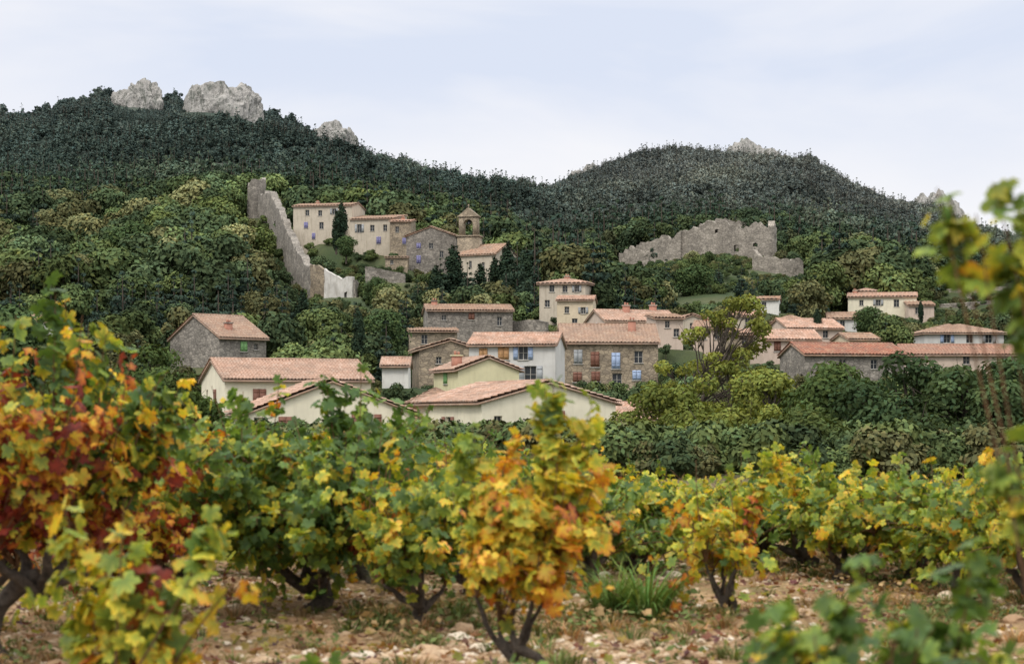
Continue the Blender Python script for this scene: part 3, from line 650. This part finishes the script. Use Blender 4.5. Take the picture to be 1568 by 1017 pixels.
bigtree('almond_tree',1020,68,740,585,190,102,8000,.09,(.15,.175,.045),28,.55)
bigtree('almond_tree',1120,70,740,548,190,113,8500,.09,(.17,.19,.045),32,.55)
bigtree('almond_tree',1185,66,745,572,190,103,8500,.09,(.18,.20,.05),30,.55)
bigtree('ash_tree',1270,62,765,566,190,104,12000,.10,(.08,.115,.04),34,.7)
bigtree('ash_tree',1385,60,770,545,200,105,13000,.10,(.055,.085,.038),36,.75)
bigtree('ash_tree',1480,58,770,560,170,106,11000,.10,(.065,.095,.04),34,.65)
bigtree('ash_tree',1575,62,770,540,180,107,12000,.10,(.055,.087,.038),34,.75)
bigtree('ash_tree',1330,66,765,590,160,108,9000,.10,(.05,.08,.038),30,.6)
for i,(a,dd,t_,wd_,cl_) in enumerate([(905,54,680,110,(.09,.12,.04)),(985,53,662,100,(.12,.15,.045)),(1075,54,640,120,(.15,.175,.045)),(1150,50,668,90,(.08,.11,.04)),(1235,51,640,120,(.10,.13,.045)),(1320,50,672,90,(.06,.085,.035)),(1410,50,652,110,(.055,.08,.035)),(1500,49,676,100,(.08,.11,.04)),(1590,52,650,110,(.06,.09,.035))]):
    bigtree('laurel_bush',a,dd,735,t_,wd_,120+i,3800,.08,cl_,20,.5)
bigtree('laurel_bush',235,88,730,530,150,109,8000,.11,(.07,.10,.035),24,.8)
bigtree('laurel_bush',290,92,730,600,110,110,6000,.11,(.09,.13,.04),20,.8)
bigtree('laurel_bush',680,95,730,668,150,111,5000,.11,(.08,.11,.04),20,.7)
bigtree('laurel_bush',120,90,730,570,160,112,7000,.11,(.08,.11,.04),24,.8)

# ------------------------------------------------------------ grape vines
half=[(90,1.0),(79,.80),(70,.86),(62,.60),(50,.80),(36,1.0),(24,.84),(14,.86),(4,.58),(-12,.74),(-30,.86),(-48,.72),(-66,.62),(-82,.28)]
out_=[(a,r) for a,r in half]+[(-90,.10)]+[(180-a,r) for a,r in half[::-1][:-1]]
LT=np.array([(r*math.cos(math.radians(a)),r*math.sin(math.radians(a))) for a,r in out_]); LM=len(LT)
LZ=-.22*(LT[:,0]**2)-.1*LT[:,1]**2+.07*np.sin(np.arange(LM)*2.1)
RAMP_P=[0,.25,.42,.55,.68,.80,.9,1.0]
RAMP_C=np.array([[.070,.135,.040],[.14,.22,.042],[.32,.39,.055],[.70,.58,.06],[.75,.40,.04],[.52,.14,.033],[.32,.05,.030],[.16,.033,.024]])
def leafcol(t): return np.stack([np.interp(t,RAMP_P,RAMP_C[:,i]) for i in range(3)],-1)
def vleaves(mb,P,outd,size,t):
    n=len(P); up=np.array([0,0,1.])
    Nn=unit(outd*.7+up*.5+RNG.normal(size=(n,3))*.7); td=-up*.8+outd*.6+RNG.normal(size=(n,3))*.6
    Tt=unit(td-Nn*np.sum(td*Nn,1)[:,None]); B=np.cross(Tt,Nn); s=size[:,None]
    cup=RNG.uniform(-.6,2.6,n)[:,None]; asp=RNG.uniform(.75,1.1,n)[:,None,None]
    V=P[:,None]+s[:,:,None]*(asp*B[:,None]*LT[None,:,0:1]+Tt[:,None]*LT[None,:,1:2]+Nn[:,None]*(LZ[None,:,None]*cup[:,:,None]))
    cen=P[:,None]+0*V[:,:1]+Nn[:,None]*(s*.06)[:,:,None]
    V=np.concatenate([cen,V],1).reshape(-1,3)
    j=np.arange(LM); f0=np.c_[np.zeros(LM,int),1+j,1+(j+1)%LM]; Fa=(f0[None]+(np.arange(n)*(LM+1))[:,None,None]).reshape(-1,3)
    br=RNG.uniform(.7,1.3,(n,1)); ce=leafcol(np.clip(t-.10,0,1)); rim=t[:,None]+RNG.uniform(-.04,.16,(n,LM)); ed=leafcol(np.clip(rim,0,1))
    C=np.concatenate([ce[:,None],ed],1)*br[:,None]
    mb.add(V,Fa,0,C.reshape(-1,3))
def vine_mesh(seed,R,top,low,ncane,hue,hs=.16,leaf=.054,per=17,hz=0,hx=0,extra=(),head=.32,dense=.085,thin=1,tipw=0,dnx=2.0):
    global RNG; RNG=np.random.default_rng(seed); mb=MB()
    hp=np.array([RNG.normal(0,.08),RNG.normal(0,.05),head]); q=bez((0,0,-.1),(RNG.normal(0,.16),RNG.normal(0,.08),head*.5),hp,9)
    tube(mb,q+RNG.normal(0,.010,q.shape),np.linspace(.055,.040,9)*thin*(1+RNG.uniform(-.2,.35,9)),9,1)
    arms=[]
    for i in range(5):
        a=i*1.257+RNG.uniform(-.5,.5); e=hp+np.array([math.cos(a)*R*RNG.uniform(.2,.45),math.sin(a)*R*.33,RNG.uniform(.02,.25)]); arms.append(e)
        tube(mb,bez(hp-[0,0,.08],hp+(e-hp)*np.array([.7,.7,.2]),e,6)+RNG.normal(0,.008,(6,3)),np.linspace(.032,.013,6)*thin*(1+RNG.uniform(-.1,.3,6)),7,1)
    zc=(top+low)/2; rz=(top-low)/2; AP=[];AO=[];AT=[]
    targets=[]
    for i in range(ncane):
        dr=unit(RNG.normal(size=3)); f=RNG.uniform(.3,1)**.5*(.84+1.25*(vnoise(np.array([dr[0]*1.9+dr[2]*1.3+7]),np.array([dr[1]*1.6+dr[2]*1.4+seed*1.7]),seed)[0]-.37))
        if i%7==0: f*=1.35
        targets.append((np.array([dr[0]*R*f,dr[1]*R*f,zc+dr[2]*rz*f]),None,1))
    for e in extra: targets.append((np.array(e[:3]),e[3],dnx))
    for tg,hh,dn in targets:
        arm=arms[int(np.argmin([np.linalg.norm(a[:2]-tg[:2]) for a in arms]))] if RNG.uniform()<.6 else arms[RNG.integers(5)]
        mid=(arm+tg)/2+np.array([0,0,.24 if tg[2]<top*.8 else .03])+RNG.normal(0,.05,3); c=bez(arm,mid,tg,8)
        tube(mb,c,np.linspace(.006,.002,8),4,2)
        L=np.linalg.norm(tg-arm); n=max(5,int(per*dn*(.45+min(L,1.1)))); lo_=.12 if dn==1 else max(.12,tipw); tt=RNG.uniform(lo_,1.0,n); pt=bez(arm,mid,tg,60)[np.clip((tt*59).astype(int),0,59)]
        off=unit(RNG.normal(size=(n,3)))*RNG.uniform(.3,1,(n,1))*dense; o_=unit((pt-np.array([0,0,zc*.7]))*np.array([1,1,.5])+off*2)
        base=(hue if hh is None else hh)+RNG.normal(0,hs*.7)
        t=base+RNG.normal(0,hs*.65,n)+hz*(pt[:,2]-zc)/rz+hx*pt[:,0]/R
        AP.append(pt+off);AO.append(o_);AT.append(t)
    P=np.concatenate(AP);O=np.concatenate(AO);t=np.concatenate(AT)
    P[:,2]=np.maximum(P[:,2],.05)
    vleaves(mb,P,O,leaf*RNG.uniform(.45,1.25,len(P)),np.clip(t,0,1))
    return mb.build('grape_vine',[M['vleaf'],M['vbark'],M['cane']])
def V_(px,d,me,rz=0,sc=1):
    x=X(px,d); obj('grape_vine',me,(x,d,float(ground(np.array([x]),np.array([float(d)]))[0])),rz,scale=sc)
V_(20,10.7,vine_mesh(201,.86,1.80,.50,150,.72,.32,.056,19,hz=-.10,hx=-.10,extra=[(.25,-.1,1.99,.2),(.28,0,1.94,.25),(.2,0,1.92,.3),(.3,0,1.85,.3),(-.1,0,1.82,.5),(.5,0,1.75,.3),(.85,-.1,1.55,.15),(.9,-.1,1.45,.1),(.95,0,1.3,.15),(.6,0,1.68,.2),(.9,0,1.0,.85),(.75,0,1.5,.2)],head=.45,thin=1.25,tipw=.3))
V_(-90,11.5,vine_mesh(202,.75,1.62,.4,80,.76,.28))
V_(160,12.6,vine_mesh(216,.68,1.38,.2,95,.66,.28,.056,16,head=.22))
V_(300,14.4,vine_mesh(217,.66,1.28,.18,90,.5,.30,.056,16,head=.22))
V_(205,7.0,vine_mesh(203,.26,.92,.44,17,.46,.14,.056,15,extra=[(-.25,0,1.03,.48),(.3,0,.94,.35),(.28,0,.88,.38),(.2,0,.42,.6),(-.3,0,.75,.42),(.05,-.05,.8,.97),(-.1,0,.4,.62),(.1,0,.42,.6)],head=.22,thin=.7))
V_(452,13.4,vine_mesh(204,1.0,1.46,.20,225,.18,.20,.056,18,hx=-.04,hz=-.05,extra=[(.2,0,1.60,.2),(-.1,0,1.60,.1),(.15,0,1.58,.2),(.35,0,1.52,.15),(-.35,0,1.48,.1),(.5,0,1.45,.15),(-.6,0,1.2,.76),(-.55,-.2,1.1,.7),(.3,-.3,.35,.6),(.7,0,1.3,.2),(-.5,-.2,.35,.4),(.6,-.2,.3,.55)],head=.24,thin=1.1,tipw=.3))
V_(795,9.2,vine_mesh(205,.42,1.14,.46,80,.55,.13,.05,17,hz=-.05,hx=.07,extra=[(.12,0,1.50,.36),(.16,0,1.47,.40),(.14,0,1.42,.42),(.16,.05,1.35,.45),(.34,0,1.38,.42),(.33,0,1.32,.42),(.30,0,1.25,.5),(-.28,0,1.22,.46),(-.22,0,1.28,.5),(-.02,0,1.25,.48),(.38,0,1.1,.62),(.33,0,.95,.70),(.15,0,.5,.6),(.2,-.1,.42,.58)],head=.28,thin=.6,tipw=.35))
V_(640,12.2,vine_mesh(215,.62,1.16,.12,90,.36,.22,.054,16,head=.2,thin=.7))
V_(720,14.6,vine_mesh(260,.6,1.10,.12,85,.28,.2,.055,15,head=.2))
V_(560,15.6,vine_mesh(261,.6,1.2,.12,90,.32,.2,.055,15,head=.2))
V_(1095,13.0,vine_mesh(206,.36,.88,.10,40,.50,.15,.05,14,extra=[(.38,0,1.08,.42),(.45,0,1.02,.42),(.42,0,.98,.45),(.3,0,.85,.66),(.28,0,.75,.7)],head=.16,thin=.6,tipw=.3))
V_(1283,15.9,vine_mesh(207,.76,.96,.10,110,.33,.14,.056,15,head=.2,extra=[(-.25,0,1.08,.42),(-.5,0,1.04,.44),(-.45,0,1.0,.44),(.5,0,1.0,.2)],tipw=.3))
V_(985,17.0,vine_mesh(208,.7,.88,.10,95,.24,.15,.056,14,head=.2))
V_(1490,15.0,vine_mesh(209,.74,.98,.12,110,.27,.16,.056,15,head=.2))
V_(1590,13.5,vine_mesh(210,.6,1.08,.15,80,.33,.15,.056,15,head=.22))
V_(1160,17.6,vine_mesh(213,.7,.92,.10,90,.30,.15,.056,14,head=.2))
V_(885,15.4,vine_mesh(218,.58,.96,.10,80,.32,.16,.056,14,head=.2))
V_(1390,15.9,vine_mesh(262,.5,.82,.10,55,.42,.2,.056,14,head=.2))
V_(1390,5.0,vine_mesh(211,.38,.86,.42,46,.14,.14,.048,15,head=.28,thin=.7,extra=[(-.3,0,.80,.1),(-.35,.1,.7,.3),(-.1,0,.93,.15),(.15,0,.95,.25)]))
V_(1700,4.6,vine_mesh(212,.24,.95,.42,28,.28,.16,.044,14,head=.35,thin=.7,tipw=.86,dense=.05,dnx=.62,extra=[(-.40,0,1.85,.20),(-.36,.05,1.83,.26),(-.31,0,1.79,.22),(-.27,0,1.86,.25),(-.20,0,1.82,.25),(-.19,.05,1.76,.25),(-.23,.05,1.68,.22),(-.19,0,1.62,.22),(-.19,0,1.32,.28),(-.24,0,1.24,.3),(-.20,0,1.12,.35)]))
V_(1120,5.6,vine_mesh(214,.22,.50,.2,14,.10,.12,.048,12,head=.15,thin=.6))
V_(850,7.2,vine_mesh(219,.16,.42,.1,10,.14,.12,.045,10,head=.1,thin=.6))
V_(470,7.6,vine_mesh(229,.16,.40,.1,10,.2,.12,.045,10,head=.1,thin=.6))
forms=[vine_mesh(240+i,.85,1.12,.08,95,h,.22,.06,12,head=.2) for i,h in enumerate((.14,.25,.40,.64,.76))]
lowf=[vine_mesh(250+i,.8,.86,.08,78,h,.17,.06,12,head=.18) for i,h in enumerate((.14,.26,.38))]
random.seed(5)
for d in (16.8,18.9,21,23.5,27,31):
    px_=-60+random.uniform(0,60)
    while px_<1640:
        if px_<900: me=random.choice(forms[:3]) if px_>330 else random.choice(forms[1:]+forms[3:])
        else: me=random.choice(lowf)
        if px_<900 or d<23:
            V_(px_,d+random.uniform(-.6,.6),me,random.uniform(0,6),random.uniform(.72,1.2) if px_<620 else random.uniform(.65,1.05))
        px_+=1.15*F/d*random.uniform(.65,1.25)

# ------------------------------------------------------------ ground clutter
def grassmesh(seed,nb,L,spread,w=.006):
    global RNG; RNG=np.random.default_rng(seed); mb=MB()
    for i in range(nb):
        a=RNG.uniform(0,6.283); r=spread*RNG.uniform(0,1); b=np.array([r*.5*math.cos(a),r*.5*math.sin(a),0]); l=L*RNG.uniform(.4,1); o=np.array([math.cos(a),math.sin(a),0])
        c=bez(b,b+o*l*.25+np.array([0,0,l*.7]),b+o*l*RNG.uniform(.5,1.1)+np.array([0,0,l*RNG.uniform(.25,.9)]),5); s=np.array([-o[1],o[0],0])*w
        wd=np.array([1,1,.8,.5,.05])[:,None]; V=np.concatenate([c-s*wd,c+s*wd]); j=np.arange(4); br=RNG.uniform(.6,1.3)
        mb.add(V,np.c_[j,j+1,j+6,j+5],0,np.array([br*RNG.uniform(.8,1.4),br,br]))
    return mb
gm=grassmesh(301,330,.50,.34,.006).build('grass_tuft',[M['grass']])
obj('grass_tuft',gm,(X(990,12.9),12.9,0)); obj('grass_tuft',gm,(X(940,13.1),13.1,0),2,scale=.85); obj('grass_tuft',gm,(X(600,15),15,0),1,scale=.5)
rkm=[]
m,nt,out=newmat('field_stone'); oi=nt.nodes.new('ShaderNodeObjectInfo'); co=objco(nt)
c=ramp(nt,oi.outputs['Random'],[(0,(.27,.165,.09)),(.4,(.42,.28,.165)),(.75,(.54,.41,.27)),(1,(.68,.60,.48))]); c=mixc(nt,ramp(nt,noise(nt,co,3,5),[(.4,g(0)),(.7,g(.6))]),c,(.24,.15,.085))
finish(nt,out,c,.95)
for i in range(4):
    bm=bmesh.new(); bmesh.ops.create_icosphere(bm,subdivisions=2,radius=1)
    for v in bm.verts: p=v.co.copy(); f=1+.5*mnoise.noise(p*1.1+Vector((i*4.,0,0)))+.2*mnoise.noise(p*2.7+Vector((0,i*3.,0))); v.co=Vector((p.x*f*1.2,p.y*f,p.z*f*.6))
    me=bpy.data.meshes.new('stone'); bm.to_mesh(me); bm.free(); me.materials.append(m); rkm.append(me)
RNG=np.random.default_rng(13); n=36000; d=8.5+RNG.uniform(0,1,n)**1.2*13; x=RNG.uniform(-.31,.31,n)*d
cl=fbm(x*.8,d*.8,3,71); k=RNG.uniform(size=n)<np.clip(.5+cl*1.6,.08,1); x,d=x[k],d[k]; n=len(x)
sc=.006+.024*RNG.uniform(0,1,n)**3+.04*(RNG.uniform(size=n)<.01)
scatter('field_stones',np.c_[x,d,ground(x,d)+sc*.15],sc,RNG.uniform(0,6.28,n),RNG.integers(0,4,n),np.ones((n,3)),mkcoll('stone',rkm))
M['ginst']=foliage('weed_foliage',inst=True,trans=.2)
wd=[]
for i in range(3): wd.append(grassmesh(310+i,40,.10,.14,.003).build('weed',[M['ginst']]))
RNG=np.random.default_rng(15)
for i in range(2):
    mb=MB(); n=26; P=np.c_[RNG.normal(0,.07,(n,2)),RNG.uniform(.01,.09,n)]; leafquads(mb,P,unit(RNG.normal(size=(n,3))*.5+[0,0,1]),RNG.uniform(.010,.026,n),0,np.ones((n,3))*RNG.uniform(.7,1.3,(n,1)),.7); wd.append(mb.build('weed',[M['ginst']]))
n=12000; d=8+RNG.uniform(0,1,n)*22; x=RNG.uniform(-.34,.34,n)*d; cl=fbm(x*.55+3,d*.9,4,81); k=(cl>.12)|(RNG.uniform(size=n)<.11); x,d=x[k],d[k]; n=len(x)
tint=np.where(RNG.uniform(size=(n,1))<.45,np.array([.32,.22,.11]),np.array([.12,.155,.055]))*RNG.uniform(.6,1.3,(n,1))
scatter('weeds',np.c_[x,d,ground(x,d)],RNG.uniform(.4,1.5,n),RNG.uniform(0,6.28,n),RNG.integers(0,5,n),tint,mkcoll('weed',wd))
mb=MB()
RNG=np.random.default_rng(16); n=4600; d=8+RNG.uniform(0,1,n)*14; x=RNG.uniform(-.34,.34,n)*d; P=np.c_[x,d,ground(x,d)+.02]
t=RNG.uniform(.5,1,n)
Nn=unit(RNG.normal(size=(n,3))*.4+[0,0,1]); up=unit(np.cross(Nn,RNG.normal(size=(n,3)))); B=np.cross(up,Nn); s=RNG.uniform(.015,.045,n)[:,None,None]
V=P[:,None]+s*(B[:,None]*LT[None,:,0:1]+up[:,None]*LT[None,:,1:2]+Nn[:,None]*LZ[None,:,None]*-2); V=np.concatenate([P[:,None],V],1).reshape(-1,3)
j=np.arange(LM); f0=np.c_[np.zeros(LM,int),1+j,1+(j+1)%LM]; Fa=(f0[None]+(np.arange(n)*(LM+1))[:,None,None]).reshape(-1,3)
C=np.repeat(leafcol(t)*np.array([.5,.6,.85])*RNG.uniform(.4,1,(n,1))+.03,LM+1,axis=0); mb.add(V,Fa,0,C); obj('fallen_leaves',mb.build('fallen_leaves',[M['vleaf']]))

# ------------------------------------------------------------ sky and sun
w=bpy.data.worlds.new("World"); scene.world=w; w.use_nodes=True; nt=w.node_tree; nt.nodes.clear()
SE,SA=math.radians(48),math.radians(215)
sk=nt.nodes.new('ShaderNodeTexSky'); sk.sky_type='NISHITA'; sk.sun_disc=False; sk.sun_elevation=SE; sk.sun_rotation=SA
tc=nt.nodes.new('ShaderNodeTexCoord'); mp=nt.nodes.new('ShaderNodeMapping'); mp.inputs['Scale'].default_value=(1,1,3.6); mp.inputs['Location'].default_value=(.35,0,.2); nt.links.new(tc.outputs['Generated'],mp.inputs[0])
nz=nt.nodes.new('ShaderNodeTexNoise'); nz.inputs['Scale'].default_value=3.6; nz.inputs['Detail'].default_value=5; nz.inputs['Roughness'].default_value=.5; nz.inputs['Distortion'].default_value=.4; nt.links.new(mp.outputs[0],nz.inputs['Vector'])
cl=mixc(nt,ramp(nt,nz.outputs['Fac'],[(.36,g(0)),(.58,g(1))]),(7.4,8.0,9.4),(9.5,9.5,9.9))
sx=nt.nodes.new('ShaderNodeSeparateXYZ'); nt.links.new(tc.outputs['Generated'],sx.inputs[0])
hz=ramp(nt,sx.outputs['Z'],[(.08,g(1)),(.17,g(0))]); cl=mixc(nt,hz,cl,(9.8,9.7,9.9))
zn=ramp(nt,sx.outputs['Z'],[(.23,g(0)),(.8,g(1))]); cl=mixc(nt,zn,cl,(22.5,22.6,22.8))
fin=mixc(nt,.95,sk.outputs[0],cl)
bg=nt.nodes.new('ShaderNodeBackground'); bg.inputs[1].default_value=.1; nt.links.new(fin,bg.inputs[0]); wo=nt.nodes.new('ShaderNodeOutputWorld'); nt.links.new(bg.outputs[0],wo.inputs[0])
sl=bpy.data.lights.new('sun','SUN'); sl.energy=1.4; sl.angle=math.radians(14); sl.color=(1,.95,.88)
so=bpy.data.objects.new('sun',sl); scene.collection.objects.link(so)
dirv=Vector((math.sin(SA)*math.cos(SE),math.cos(SA)*math.cos(SE),math.sin(SE))); so.rotation_euler=dirv.to_track_quat('Z','Y').to_euler()
# ------------------------------------------------------------ camera
cam=bpy.data.cameras.new('camera'); cam.lens=F/1568*36; cam.sensor_width=36; cam.shift_y=(HY-509)/1568; cam.clip_end=20000; cam.clip_start=.1
cam.dof.use_dof=True; cam.dof.focus_distance=220; cam.dof.aperture_fstop=4.5
co_=bpy.data.objects.new('camera',cam); co_.location=(0,0,EYE); co_.rotation_euler=(math.pi/2,0,0); scene.collection.objects.link(co_); scene.camera=co_
scene.view_settings.view_transform='Standard'; scene.view_settings.look='None'; scene.view_settings.exposure=0
